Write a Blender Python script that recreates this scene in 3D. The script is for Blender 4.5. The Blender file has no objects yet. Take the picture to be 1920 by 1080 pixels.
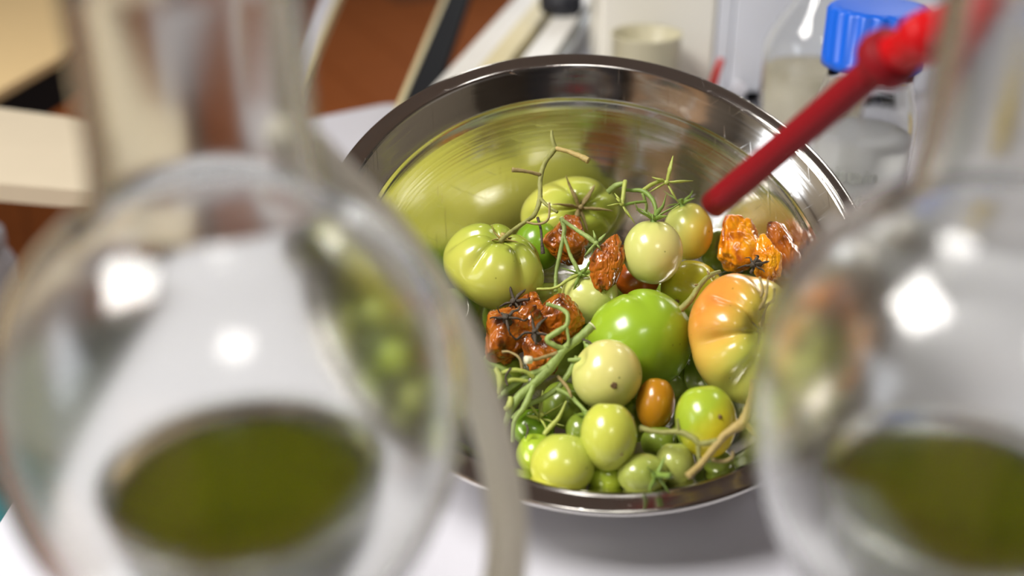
import bpy, bmesh, math, random
from mathutils import Vector, Matrix, noise
random.seed(7)
SC = bpy.context.scene
COL = SC.collection
# ------------------------------------------------------------ camera
PITCH = math.radians(27.0); H = 0.4428; F = 2166.0
cd = bpy.data.cameras.new('camera'); cam = bpy.data.objects.new('camera', cd); COL.objects.link(cam)
cam.location = (0, 0, H); cam.rotation_euler = (math.radians(63.0), 0, 0)
cd.sensor_width = 36.0; cd.lens = F / 1920 * 36; cd.clip_start = 0.02; cd.clip_end = 50
cd.dof.use_dof = True; cd.dof.focus_distance = 0.74; cd.dof.aperture_fstop = 3.0
SC.camera = cam
CT, ST = math.cos(PITCH), math.sin(PITCH)
def c2w(v):            # camera-frame direction to world direction
    x, y, z = v; return Vector((x, -z*CT + y*ST, z*ST + y*CT))
def P(px, py, d):      # a point the given distance in front of the camera
    return Vector((0, 0, H)) + c2w(((px-960)/F*d, -(py-540)/F*d, -d))
# ------------------------------------------------------------ world, exposure, lamps
w = bpy.data.worlds.new('world'); SC.world = w; w.use_nodes = True
w.node_tree.nodes['Background'].inputs[0].default_value = (0.75, 0.82, 1.0, 1)
w.node_tree.nodes['Background'].inputs[1].default_value = 0.08
SC.view_settings.view_transform = 'Standard'; SC.view_settings.look = 'None'
SC.view_settings.gamma = 1.0; SC.view_settings.exposure = 0.0
SC.view_settings.use_curve_mapping = False
cy = SC.cycles
cy.use_denoising = True; cy.max_bounces = 14; cy.transmission_bounces = 12; cy.glossy_bounces = 8
cy.diffuse_bounces = 4; cy.sample_clamp_indirect = 6.0; cy.sample_clamp_direct = 40.0; cy.transparent_max_bounces = 12
cy.use_adaptive_sampling = False; cy.blur_glossy = 0.3
def area(name, loc, target, sx, sy, power, col):
    l = bpy.data.lights.new(name, 'AREA'); l.shape = 'RECTANGLE'; l.size = sx; l.size_y = sy
    l.energy = power; l.color = col
    o = bpy.data.objects.new(name, l); COL.objects.link(o); o.location = loc
    o.rotation_euler = (Vector(target) - Vector(loc)).to_track_quat('-Z', 'Y').to_euler()
    return o
LAMPS = [(-1.25, 0.25, 1.86, .9, .9, 84), (1.25, 1.75, 1.86, .3, .6, 9), (-.28, 2.75, 1.86, .22, .34, 5), (0.4, -1.0, 1.86, .5, .5, 13), (1.6, 4.2, 1.86, .5, .5, 14)]  # the lamp behind the camera is unseen, added as front fill
for x, y, z, sx, sy, p in LAMPS:
    area('ceiling_lamp_light', (x, y, z-.012), (x, y, 0), sx, sy, p, (1.0, .965, .91))
area('window_light', (0.9, 5.80, 1.0), (0.3, 0, 0.4), 1.5, 1.1, 24, (.86, .92, 1.0))
area('window_light', (-2.94, -.35, 1.15), (0.1, .4, 0.2), 1.3, 1.0, 16, (.88, .93, 1.0))

# ------------------------------------------------------------ materials
def hexl(r, g, b):
    f = lambda c: (c/255/12.92) if c/255 <= .04045 else ((c/255+.055)/1.055)**2.4
    return (f(r), f(g), f(b), 1)
class NT:
    def __init__(s, name):
        s.m = bpy.data.materials.new(name); s.m.use_nodes = True; s.t = s.m.node_tree
        s.b = s.t.nodes['Principled BSDF']
    def n(s, typ, **k):
        nd = s.t.nodes.new(typ)
        for a, v in k.items(): setattr(nd, a, v)
        return nd
    def l(s, a, b): s.t.links.new(a, b)
def setb(b, **k):
    for a, v in k.items():
        b.inputs[a.replace('_', ' ')].default_value = v
def mat(name, col, rough=.5, metal=0, var=.08, nscale=20, bump=0, spec=.5, coat=0, trans=0):
    q = NT(name); b = q.b
    setb(b, Roughness=rough, Metallic=metal); b.inputs['Specular IOR Level'].default_value = spec
    b.inputs['Coat Weight'].default_value = coat; b.inputs['Coat Roughness'].default_value = .08
    b.inputs['Transmission Weight'].default_value = trans
    tc = q.n('ShaderNodeTexCoord'); nz = q.n('ShaderNodeTexNoise'); nz.inputs['Scale'].default_value = nscale; nz.inputs['Detail'].default_value = 4
    q.l(tc.outputs['Object'], nz.inputs['Vector'])
    mx = q.n('ShaderNodeMix', data_type='RGBA'); mx.inputs[6].default_value = tuple(c*(1-var) for c in col[:3])+(1,); mx.inputs[7].default_value = tuple(min(1, c*(1+var)) for c in col[:3])+(1,)
    q.l(nz.outputs['Fac'], mx.inputs[0]); q.l(mx.outputs[2], b.inputs['Base Color'])
    if bump:
        bp = q.n('ShaderNodeBump'); bp.inputs['Strength'].default_value = bump; bp.inputs['Distance'].default_value = .002
        q.l(nz.outputs['Fac'], bp.inputs['Height']); q.l(bp.outputs[0], b.inputs['Normal'])
    return q.m
def glass(name, col=(1, 1, 1, 1), rough=0.0, ior=1.47):
    q = NT(name); setb(q.b, Roughness=rough, IOR=ior); q.b.inputs['Transmission Weight'].default_value = 1; q.b.inputs['Base Color'].default_value = col
    return q.m

# ------------------------------------------------------------ helpers
def link(name, me, m=None, parent=None, smooth=True):
    o = bpy.data.objects.new(name, me); COL.objects.link(o)
    if m: me.materials.append(m)
    if smooth:
        for p in me.polygons: p.use_smooth = True
    if parent: o.parent = parent
    return o
def tag(o, label=None, cat=None, group=None, kind=None):
    if label: o['label'] = label
    if cat: o['category'] = cat
    if group: o['group'] = group
    if kind: o['kind'] = kind
    return o
def empty(name, loc, label, cat, group=None):
    o = bpy.data.objects.new(name, None); COL.objects.link(o); o.location = loc; o.empty_display_size = .02
    return tag(o, label, cat, group)
def pydata(name, v, f): 
    me = bpy.data.meshes.new(name); me.from_pydata(v, [], f); me.update(); return me
def box_me(name, sx, sy, sz, bev=0, seg=2):      # base at z=0, centred in x and y
    bm = bmesh.new(); bmesh.ops.create_cube(bm, size=1)
    for v in bm.verts: v.co = Vector((v.co.x*sx, v.co.y*sy, (v.co.z+.5)*sz))
    if bev: bmesh.ops.bevel(bm, geom=bm.edges[:], offset=bev, segments=seg, profile=.5, affect='EDGES')
    me = bpy.data.meshes.new(name); bm.to_mesh(me); bm.free(); return me
def box(name, loc, sx, sy, sz, m, parent=None, bev=0, rz=0, seg=2):
    o = link(name, box_me(name, sx, sy, sz, bev, seg), m, parent, smooth=False)
    o.location = loc; o.rotation_euler = (0, 0, rz); return o
def lathe_me(name, prof, seg=64, closed=False):
    v, f = [], []; idx = []
    for r, z in prof:
        if r < 1e-6: idx.append([len(v)]*seg); v.append((0, 0, z))
        else:
            s = len(v); idx.append([s+i for i in range(seg)])
            for i in range(seg):
                a = 2*math.pi*i/seg; v.append((r*math.cos(a), r*math.sin(a), z))
    n = len(prof)
    for j in range(n if closed else n-1):
        A, B = idx[j], idx[(j+1) % n]
        for i in range(seg):
            k = (i+1) % seg
            q = [A[i], A[k], B[k], B[i]]
            u = []
            for t in q:
                if t not in u: u.append(t)
            if len(u) >= 3: f.append(u)
    me = pydata(name, v, f)
    bm = bmesh.new(); bm.from_mesh(me); bmesh.ops.recalc_face_normals(bm, faces=bm.faces[:]); bm.to_mesh(me); bm.free()
    return me
def catmull(pts, per=6):
    out = []; n = len(pts)
    for i in range(n-1):
        p0 = pts[max(i-1, 0)]; p1 = pts[i]; p2 = pts[i+1]; p3 = pts[min(i+2, n-1)]
        for k in range(per):
            t = k/per
            out.append(.5*((2*p1)+(-p0+p2)*t+(2*p0-5*p1+4*p2-p3)*t*t+(-p0+3*p1-3*p2+p3)*t**3))
    out.append(pts[-1]); return out
def tube_data(pts, rad, seg=10, per=6, wob=0, flat=1.0, V=None, Fc=None):
    """pts Vectors, rad list; appends to V, Fc"""
    V = [] if V is None else V; Fc = [] if Fc is None else Fc
    cp = catmull([Vector(p) for p in pts], per)
    rr = []
    for i in range(len(cp)):
        t = i/(len(cp)-1)*(len(rad)-1); a = int(min(t, len(rad)-1.0001)); rr.append(rad[a]+(rad[min(a+1, len(rad)-1)]-rad[a])*(t-a))
    base = len(V); up = None
    for i, c in enumerate(cp):
        d = (cp[min(i+1, len(cp)-1)]-cp[max(i-1, 0)]).normalized()
        if up is None: up = d.orthogonal().normalized()
        up = (up - d*up.dot(d)).normalized(); sd = d.cross(up)
        for k in range(seg):
            a = 2*math.pi*k/seg; r = rr[i]*(1+wob*noise.noise(c*420+Vector((k*.3, 0, 0))))
            V.append(c+(up*math.cos(a)*flat+sd*math.sin(a))*r)
    n = len(cp)
    for i in range(n-1):
        for k in range(seg):
            k2 = (k+1) % seg
            Fc.append((base+i*seg+k, base+i*seg+k2, base+(i+1)*seg+k2, base+(i+1)*seg+k))
    for i, flip in ((0, 1), (n-1, 0)):
        ring = [base+i*seg+k for k in range(seg)]; c = len(V); V.append(cp[i])
        for k in range(seg):
            a, b = ring[k], ring[(k+1) % seg]; Fc.append((c, b, a) if flip else (c, a, b))
    return V, Fc
def tube(name, pts, rad, m, parent=None, origin=None, **k):
    V, Fc = tube_data(pts, rad, **k)
    o0 = Vector(origin) if origin is not None else Vector((0, 0, 0))
    me = pydata(name, [v-o0 for v in V], Fc)
    o = link(name, me, m, parent); 
    if parent is None: o.location = o0
    return o

# ------------------------------------------------------------ room shell
M_floor = mat('terracotta_tile', hexl(172, 92, 32), .55, var=.13, nscale=5)
M_grout = mat('grout', hexl(128, 80, 50), .8)
M_wall = mat('wall_paint', hexl(176, 168, 152), .8, var=.03)
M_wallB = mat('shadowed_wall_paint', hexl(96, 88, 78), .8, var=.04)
M_ceil = mat('ceiling_paint', hexl(142, 134, 128), .8, var=.02)
M_lamin = mat('white_laminate', hexl(204, 204, 213), .3, var=.015, nscale=60)
M_edge = mat('laminate_edge', hexl(205, 203, 198), .4)
M_leg = mat('grey_metal', hexl(120, 122, 125), .35, metal=.6)
M_cream = mat('cream_laminate', hexl(228, 200, 150), .4, var=.03, nscale=9)
M_black = mat('black_metal', hexl(18, 19, 22), .7, spec=.15)
M_beige = mat('beige_laminate', hexl(196, 184, 162), .45, var=.04)
X0, X1, Y0, Y1, ZF, ZC = -3.0, 3.0, -1.8, 6.0, -.86, 1.9
def struct(name, loc, sx, sy, sz, m): 
    return tag(box(name, loc, sx, sy, sz, m), kind='structure')
floor = struct('floor', ((X0+X1)/2, (Y0+Y1)/2, ZF-.06), X1-X0, Y1-Y0, .06-.006, M_grout)
tile_me = box_me('floor_tile', .296, .296, .012, .0015, 1); tile_me.materials.append(M_floor)
ta = math.radians(24); k = 0
for i in range(-16, 12):
    for j in range(-2, 26):
        x = -1.2+.3*(i*math.cos(ta)-j*math.sin(ta)); y = 1.5+.3*(i*math.sin(ta)+j*math.cos(ta))
        if -2.75 < x < .6 and 1.3 < y < 5.7 and k < 298:
            t = bpy.data.objects.new('floor_tile', tile_me); COL.objects.link(t); t.parent = floor
            t.location = (x-(X0+X1)/2, y-(Y0+Y1)/2, .0535+random.uniform(-.0004, .0004)); t.rotation_euler = (0, 0, ta); k += 1
struct('wall_left', (X0-.05, (Y0+Y1)/2, ZF), .1, Y1-Y0, ZC-ZF, M_wall)
struct('wall_right', (X1+.05, (Y0+Y1)/2, ZF), .1, Y1-Y0, ZC-ZF, M_wall)
struct('wall_back', (0, Y1+.05, ZF), X1-X0+.2, .1, ZC-ZF, M_wall)
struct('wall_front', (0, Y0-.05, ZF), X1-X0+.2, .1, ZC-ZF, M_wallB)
struct('ceiling', (0, (Y0+Y1)/2, ZC), X1-X0+.2, Y1-Y0+.2, .05, M_ceil)
M_lamp = mat('lamp_housing', hexl(230, 230, 228), .4)
for i, (x, y, z, sx, sy, p) in enumerate(LAMPS):
    where = ['left of the bench', 'right of the bench', 'at the back left', 'added as front fill behind the photographer', 'at the back right'][i]
    e = empty('ceiling_lamp', (x, y, z), 'white recessed ceiling lamp panel '+where, 'lamp', 'ceiling lamps')
    box('housing', (0, 0, 0), sx+.06, sy+.06, .035, M_lamp, e, .004)

# ------------------------------------------------------------ main bench
def legs(e, pts, ztop, s=.04, m=None):
    for x, y in pts: box('leg', (x, y, ZF+.003-e.location.z), s, s, ztop-ZF-.003, m or M_leg, e, .002)
e = empty('work_bench', (.62, .55, 0), 'white laminate work bench under the steel bowl', 'table')
box('worktop', (0, 0, -.03), 1.862, .96, .03, M_lamin, e, .004)
box('edge_strip', (0, -.4835, -.031), 1.862, .006, .03, M_edge, e)
legs(e, [(-.88, -.42), (.88, -.42), (-.88, .42), (.88, .42)], -.03)
e = empty('instrument_bench', (.8, 1.9, 0), 'white bench carrying the instruments behind the steel bowl', 'table')
def quad_prism(name, pts, z0, z1, m, parent, off):
    v = [Vector((x, y, z0))-off for x, y in pts]+[Vector((x, y, z1))-off for x, y in pts]; n = len(pts)
    f = [tuple(range(n))[::-1], tuple(range(n, 2*n))]+[(i, (i+1) % n, n+(i+1) % n, n+i) for i in range(n)]
    me = pydata(name, v, f); return link(name, me, m, parent, smooth=False)
quad_prism('worktop', [(-.035, 1.06), (1.7, 1.06), (1.7, 3.0), (.30, 3.0), (.26, 3.0)], -.032, -.002, M_lamin, e, Vector((.8, 1.9, 0)))
legs(e, [(-.72, -.78), (.8, -.78), (-.40, 1.0), (.8, 1.0)], -.032)
# small white table whose rounded corner shows left of the bowl
def round_board(name, c, e1, e2, L1, L2, r, z0, z1, m, parent, off):
    pts = []
    C = Vector(c); a = Vector(e1).normalized(); b = Vector(e2).normalized()
    for cx, cyy, a0 in ((r, r, 180), (L1-r, r, 270), (L1-r, L2-r, 0), (r, L2-r, 90)):
        for k in range(7):
            t = math.radians(a0+15*k); q = C+a*(cx+r*math.cos(t))+b*(cyy+r*math.sin(t)); pts.append((q.x, q.y))
    o = quad_prism(name, pts, z0, z1, m, parent, off)
    bm = bmesh.new(); bm.from_mesh(o.data); bmesh.ops.recalc_face_normals(bm, faces=bm.faces[:]); bm.to_mesh(o.data); bm.free(); return o
def PZ(px, py, z):     # point on the level z under a pixel
    d = c2w(((px-960)/F, -(py-540)/F, -1)); t = (z-H)/d.z; return Vector((0, 0, H))+d*t
cA = PZ(738, 192, -.05)
e = empty('side_table', (cA.x-.12, cA.y-.16, -.05), 'small white side table with rounded corner beyond the bowl', 'table')
e1 = (PZ(555, 228, -.05)-cA).xy.normalized(); e2 = Vector((-e1.y, e1.x)); e2 = e2 if e2.y < 0 else -e2
round_board('tabletop', cA.xy, e1, e2, .17, .2, .018, -.068, -.05, M_lamin, e, e.location)
legs(e, [(-.0, .02)], -.068, .03)
# beige bench to the left
cB = [PZ(-260, 168, 0), PZ(330, 246, 0), PZ(320, 372, 0), PZ(-260, 322, 0)]
ctr = sum(cB, Vector())/4
e = empty('beige_bench', ctr, 'beige narrow bench top beyond the left flask', 'table')
quad_prism('benchtop', [(p.x, p.y) for p in cB], -.02, 0, M_beige, e, ctr)
legs(e, [(.13, .0)], -.02, .03)
# cream desk at upper left
a0, a1 = PZ(-30, 187, -.12), PZ(292, 4, -.12); dr = (a1-a0).normalized()
q0 = a0-dr*.35; q1 = a1+dr*.22
pts = [(q0.x, q0.y), (q1.x, q1.y), (q1.x-1.2, q1.y+.1), (q0.x-1.2, q0.y)]
e = empty('cream_desk', (a0.x-.5, a0.y+.2, -.12), 'cream desk with a black underframe in the upper left', 'desk')
quad_prism('desktop', pts, -.135, -.12, M_cream, e, e.location)
pk = [(x-.012, y) for x, y in pts]
quad_prism('underslab', pk, -.21, -.1355, M_black, e, e.location)  # black slab just below the desktop
legs(e, [(-.1, .3), (-.5, -.3), (-.5, .5)], -.21, .05, M_black)
# white low stool / box seen through the neck
c = PZ(350, 168, -.16)
e = empty('white_stool', c, 'white low stool seen through the left flask neck', 'stool')
round_board('seat', PZ(232, 178, -.16).xy, (PZ(410, 108, -.16)-PZ(232, 178, -.16)).xy, (PZ(250, 216, -.16)-PZ(232, 178, -.16)).xy, .36, .17, .02, -.18, -.16, M_lamin, e, c)
legs(e, [(0, 0)], -.18, .03)
# rails
def rail(name, a, b, wdt, hgt, m, m2, label, side):
    a = Vector(a); b = Vector(b); d = (b-a); L = d.length; ang = math.atan2(d.y, d.x)
    e = empty(name, (a+b)/2, label, 'rail'); e.rotation_euler = (0, 0, ang)
    box('bar', (0, 0, -hgt), L, wdt, hgt, m, e, .002)
    box('edge_trim', (0, side*(wdt/2+.0035), -hgt), L, .007, hgt+.002, m2, e, .001)
    zb = (-.0495 if m is M_black else ZF+.003)-e.location.z; box('post', (-.46*L, 0, zb), .018, .018, -hgt-zb, m, e)
M_creamtrim = mat('cream_trim', hexl(216, 204, 160), .4)
rail('black_rail', PZ(771, 222, 0)-Vector((0.0, .0, 0)), PZ(858, -16, 0)+Vector((.02, .35, 0)), .034, .022, M_black, M_creamtrim, 'black rail with cream edge strip sloping behind the bowl', 1)
rail('white_rail', PZ(532, 176, -.03), PZ(606, -12, -.03)+Vector((.0, .3, 0)), .028, .018, M_lamin, M_creamtrim, 'white rail with cream edge beside the left flask neck', -1)

# ------------------------------------------------------------ aluminium rails, knob, instrument
M_alu = mat('light_aluminium', hexl(236, 234, 228), .4, metal=.1)
M_alud = mat('grey_aluminium', hexl(120, 118, 112), .4, metal=.4)
g0, g1 = PZ(868, 132, 0), PZ(985, 0, 0)
gd = (g1-g0).normalized(); gn = Vector((gd.y, -gd.x, 0)); ga = math.atan2(gd.y, gd.x)
e = empty('aluminium_track', g0+gd*.34+gn*.09, 'pale aluminium track of two parallel profiles behind the bowl', 'track')
e.rotation_euler = (0, 0, ga)
def strip(nm, off, wd, hh, m, L=1.0):
    box(nm, (0, -(off-.09), -.001 if nm == 'base_strip' else .0), L, wd, hh, m, e, .0015)
strip('outer_strip', .016, .036, .02, M_alu); strip('cream_strip', .052, .030, .024, M_creamtrim)
strip('groove', .078, .02, .004, M_black); strip('inner_profile', .108, .036, .035, M_alu); strip('side_profile', .135, .014, .03, M_alud)
kp = PZ(1052, 24, .035)
e = empty('clamp_knob', kp, 'black ribbed clamp knob on the aluminium track', 'knob')
V, Fc = [], []
R = .030
prof = [(0, 0), (.026, 0), (.030, .005), (.030, .024), (.025, .030), (0, .030)]
me = lathe_me('knob_body', prof, 48)
for v in me.vertices:
    r = math.hypot(v.co.x, v.co.y)
    if r > .02: s = 1+.05*math.cos(12*math.atan2(v.co.y, v.co.x)); v.co.x *= s; v.co.y *= s
link('knob_body', me, mat('black_rubber', hexl(24, 26, 36), .45), e)
link('knob_cap', lathe_me('knob_cap', [(0, .030), (.012, .0301), (.012, .034), (0, .0345)], 24), M_alud, e)
# instrument
M_inst = mat('instrument_grey', hexl(222, 226, 236), .4, var=.02, nscale=6)
M_instw = mat('instrument_cream', hexl(242, 240, 230), .35, var=.02, nscale=6)
bY = PZ(1400, 190, 0).y
xa, xs, xb = PZ(1120, 190, 0).x, PZ(1332, 190, 0).x, PZ(1740, 190, 0).x
e = empty('instrument', ((xa+xb)/2, bY+.1, 0), 'grey and cream boxy laboratory instrument behind the bowl', 'instrument')
ox = (xa+xb)/2
box('cream_housing', ((xa+xs)/2-ox, 0, .012), xs-xa-.001, .2, .42, M_instw, e, .004)
xm = PZ(1362, 190, 0).x
box('grey_panel', ((xs+xm)/2-ox, .002, .012), xm-xs-.0015, .2, .42, M_inst, e, .002)
box('grey_housing', ((xm+xb)/2-ox, 0, .012), xb-xm-.0015, .2, .42, M_inst, e, .002)
for x in (xa+.03, xb-.03): box('foot', (x-ox, 0, -.0015), .03, .18, .0135, M_black, e)
box('gap_shadow_strip', (xs+.05-ox, -.09, -.0015), .3, .01, .009, M_black, e)  # black strip standing in for the gap shadow under the housing
bm_s = lathe_me('screw', [(0, 0), (.004, 0), (.0035, .0015), (0, .002)], 16)
s = link('screw', bm_s, mat('screw_brown', hexl(70, 50, 40), .4), e); s.rotation_euler = (math.pi/2, 0, 0)
sp = P(1172, 2, 1.5); s.location = (PZ(1172, 190, 0).x*1.02-ox, -.101, .147)
# plastic beaker
M_plast = mat('translucent_plastic', hexl(226, 220, 190), .35, trans=.35)
bc = PZ(1187, 160, 0); rb = 57/F*1.5
e = empty('plastic_beaker', (bc.x, bY-.055, -.002), 'cream translucent plastic beaker in front of the instrument', 'beaker')
link('cup', lathe_me('cup', [(0, 0), (rb*.9, 0), (rb*.93, .003), (rb, .098), (rb*1.05, .1), (rb*1.04, .102), (rb*.97, .099), (rb*.9, .005), (0, .004)], 48), M_plast, e)
# white dish with red tip
dc = PZ(1300, 168, 0)
e = empty('white_dish', (dc.x, dc.y-.075, -.002), 'white shallow dish just behind the bowl rim', 'dish')
link('dish', lathe_me('dish', [(0, 0), (.04, 0), (.05, .012), (.052, .03), (.05, .031), (.047, .014), (.038, .003), (0, .003)], 40), M_lamin, e)
M_red2 = mat('red_plastic_small', hexl(200, 50, 40), .35)
rt = Vector((dc.x+.003, dc.y-.085, .012))
o = tube('red_tip', [rt, rt+Vector((.006, .0, .022)), rt+Vector((.014, .0, .052))], [.006, .0055, .004], M_red2, origin=rt)
tag(o, 'small red plastic tip standing in the white dish', 'pipette tip')

# ------------------------------------------------------------ reagent bottles
M_glass = glass('bottle_glass', (.985, .995, .99, 1))
M_blue = mat('blue_plastic', hexl(10, 96, 214), .4, var=.04)
M_milk = mat('pale_powder', hexl(226, 226, 224), .6, var=.04, nscale=50)
M_print = mat('faded_print', hexl(165, 168, 160), .5)
M_printw = mat('white_print', hexl(245, 246, 250), .4)
def cap(parent, z, r=.0262, h=.036):
    seg = 120; prof = [(0, h), (r*.80, h), (r*.93, h*.985), (r, h*.93), (r, h*.16), (r*1.03, h*.14), (r*1.03, 0), (r*.9, 0)]
    me = lathe_me('screw_cap', prof, seg)
    for v in me.vertices:
        rr = math.hypot(v.co.x, v.co.y)
        if rr > r*.97 and v.co.z > h*.15:
            a = math.atan2(v.co.y, v.co.x); s = 1+.028*math.copysign(abs(math.sin(a*20))**.4, math.sin(a*20)); v.co.x *= s; v.co.y *= s
    o = link('screw_cap', me, M_blue, parent); o.location = (0, 0, z); return o
def text_on(parent, s, size, r, z, a0, m, nm='printed_text', flip=False):
    cu = bpy.data.curves.new(nm, 'FONT'); cu.body = s; cu.size = size; cu.extrude = .0001; cu.resolution_u = 3
    tmp = bpy.data.objects.new('tmp', cu); COL.objects.link(tmp); bpy.context.view_layer.update()
    dg = bpy.context.evaluated_depsgraph_get(); me = bpy.data.meshes.new_from_object(tmp.evaluated_get(dg))
    bpy.data.objects.remove(tmp); 
    xs_ = [v.co.x for v in me.vertices]; mid = (min(xs_)+max(xs_))/2
    for v in me.vertices:
        a = a0+(v.co.x-mid)*(-1 if flip else 1)/r; rr = r+v.co.z+.0002; v.co = Vector((rr*math.cos(a), rr*math.sin(a), z+v.co.y))
    return link(nm, me, m, parent, smooth=False)
def bottle(loc, R, hs, hn, fill, mfill, label, withcap=True, rn=.0175, sh=.050, cr=.0262, ch=.036):
    e = empty('reagent_bottle', loc, label, 'bottle', 'reagent bottles behind the bowl')
    t = .0022
    out = [(0, 0), (R*.86, 0), (R*.97, .004), (R, .012), (R, hs-.012)]
    for k in range(1, 9):
        a = k/8; out.append((rn+(R-rn)*(math.cos(a*math.pi)*.5+.5)**.85, hs-.012+sh*a))
    zt = hs-.012+sh
    out += [(rn, zt), (rn, zt+hn), (rn+.0015, zt+hn+.002)]
    inn = [(rn-t-.0005, zt+hn+.002), (rn-t, zt)]
    for k in range(8, 0, -1):
        a = k/8; inn.append((rn-t+(R-rn)*(math.cos(a*math.pi)*.5+.5)**.85, hs-.013+sh*a))
    inn += [(R-t, hs-.012), (R-t, .014), (R*.95-t, .006), (R*.8, .0035), (0, .0035)]
    link('glass_body', lathe_me('glass_body', out+inn, 64), M_glass, e)
    link('contents', lathe_me('contents', [(0, .0037), (R*.8, .0037), (R*.95-t, .0065), (R-t-.0003, .014), (R-t-.0003, fill), (R*.6, fill+.001), (0, fill)], 64), mfill, e)
    if withcap: cap(e, zt+.004, cr, ch)
    return e, zt
bp = PZ(1640, 400, -.002)
cfg = PZ(1620, 214, .140)
e, zt = bottle((cfg.x, cfg.y, 0), .0430, .142, .022, .124, M_milk, 'clear glass bottle with bright blue ribbed cap behind the bowl', rn=.033, sh=.048, cr=.0385, ch=.047)
aF = math.radians(-112)
text_on(e, 'nistain', .017, .0432, .096, aF, M_print)
text_on(e, 'Avia', .017, .0432, .074, aF+.1, M_print)
BOT1 = e
M_cl = mat('cream_powder', hexl(214, 206, 182), .6, var=.03)
b2 = PZ(1532, 95, .106)
e, zt = bottle((b2.x, b2.y, -.002), .0566, .118, .022, .088, M_cl, 'clear glass bottle of cream contents left of the blue capped bottle', sh=.085)
for k in range(7):
    a = math.radians(-78)
    for q in range(1):
        me = pydata('graduation', [], [])
        V, Fc = [], []
        for s in range(5):
            aa = a+s*.05; 
            for zz in (0, .0012): V.append((.0569*math.cos(aa), .0569*math.sin(aa), .050+k*.008+zz))
        Fc = [(2*s, 2*s+2, 2*s+3, 2*s+1) for s in range(4)]
        link('graduation', pydata('graduation', V, Fc), M_black, e)
b3 = PZ(1812, 285, 0)
e, zt = bottle((b3.x, b3.y, -.002), .027, .072, .014, .05, mat('yellow_powder', hexl(226, 196, 90), .5), 'small blue capped bottle of yellow contents behind the right flask', rn=.013, sh=.03, cr=.018, ch=.024)

# ------------------------------------------------------------ left background bits
M_teal = mat('teal_plastic', hexl(50, 160, 175), .45)
e = empty('teal_crate', (-.86, 1.30, ZF), 'teal plastic crate with dark grey lid at the left beside the bench', 'crate')
box('crate_body', (0, 0, .003), .70, .44, .50, M_teal, e, .01)
box('crate_lid', (0, 0, .503), .72, .46, .03, mat('dark_grey_lid', hexl(110, 116, 112), .6), e, .006)
for x in (-.2, .2): box('latch', (x, -.224, .40), .05, .012, .09, M_leg, e, .003)
jc = PZ(12, 640, ZF+.533)
e = empty('white_jar', (jc.x, jc.y-.03, ZF+.5335), 'white rounded plastic jar standing on the teal crate', 'jar')
link('jar_body', lathe_me('jar_body', [(0, 0), (.042, 0), (.048, .01), (.048, .125), (.042, .14), (.034, .15), (.034, .152)], 48), M_lamin, e)
link('jar_lid', lathe_me('jar_lid', [(0, .1515), (.038, .152), (.04, .155), (.04, .172), (.034, .180), (0, .182)], 48), M_lamin, e)
# cabinets behind the photographer: what the steel mirrors
e = empty('dark_cabinet', (.55, -1.45, ZF), 'tall dark blue cabinet mirrored in the steel bowl', 'cabinet')
M_dk = mat('dark_blue_cabinet', hexl(34, 34, 40), .5)
box('body', (0, 0, .003), 1.2, .5, 2.0, M_dk, e, .005)
for x in (-.3, .3): d = box('door', (x, .256, .05), .58, .012, 1.9, M_dk, e, .003); box('handle', (-.22 if x > 0 else .22, .02, .95), .015, .02, .14, M_leg, d, .003)
e = empty('wooden_cabinet', (-.75, -1.4, ZF), 'pale brown wooden cabinet mirrored in the steel bowl', 'cabinet')
M_wood = mat('pale_brown_wood', hexl(150, 120, 90), .5, var=.15, nscale=8)
box('body', (0, 0, .003), 1.1, .5, 1.9, M_wood, e, .005)
for x in (-.27, .27): d = box('door', (x, .256, .05), .52, .012, 1.8, M_wood, e, .003); box('handle', (-.2 if x > 0 else .2, .02, .9), .015, .02, .14, M_leg, d, .003)

# ------------------------------------------------------------ steel bowl
p3, p4 = .6204, .0727
Cc = Vector((.0548, .0234, -.7306)); nc = Vector((math.cos(p3)*math.sin(p4), math.sin(p3), math.cos(p3)*math.cos(p4)))
BC = Vector((0, 0, H))+c2w(Cc); BN = c2w(nc).normalized()
q = NT('brushed_steel'); b = q.b
setb(b, Metallic=1.0, Roughness=.10); b.inputs['Base Color'].default_value = (.66, .64, .61, 1)
at = q.n('ShaderNodeAttribute', attribute_name='UVMap'); mp = q.n('ShaderNodeMapping'); mp.inputs['Scale'].default_value = (3, 260, 1)
q.l(at.outputs['Vector'], mp.inputs['Vector'])
nz = q.n('ShaderNodeTexNoise'); nz.inputs['Scale'].default_value = 1.0; nz.inputs['Detail'].default_value = 3; q.l(mp.outputs[0], nz.inputs['Vector'])
mp2 = q.n('ShaderNodeMapping'); mp2.inputs['Scale'].default_value = (9, 5, 1); q.l(at.outputs['Vector'], mp2.inputs['Vector'])
n2 = q.n('ShaderNodeTexNoise'); n2.inputs['Scale'].default_value = 1.0; n2.inputs['Detail'].default_value = 2; q.l(mp2.outputs[0], n2.inputs['Vector'])
ad = q.n('ShaderNodeMath', operation='MULTIPLY_ADD'); ad.inputs[1].default_value = 6.5; hz = q.n('ShaderNodeMath', operation='MULTIPLY'); hz.inputs[1].default_value = .38; q.l(nz.outputs['Fac'], hz.inputs[0]); q.l(n2.outputs['Fac'], ad.inputs[0]); q.l(hz.outputs[0], ad.inputs[2])
bpn = q.n('ShaderNodeBump'); bpn.inputs['Strength'].default_value = .42; bpn.inputs['Distance'].default_value = .0007
tc_ = q.n('ShaderNodeTexCoord'); hgt = ad
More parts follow.
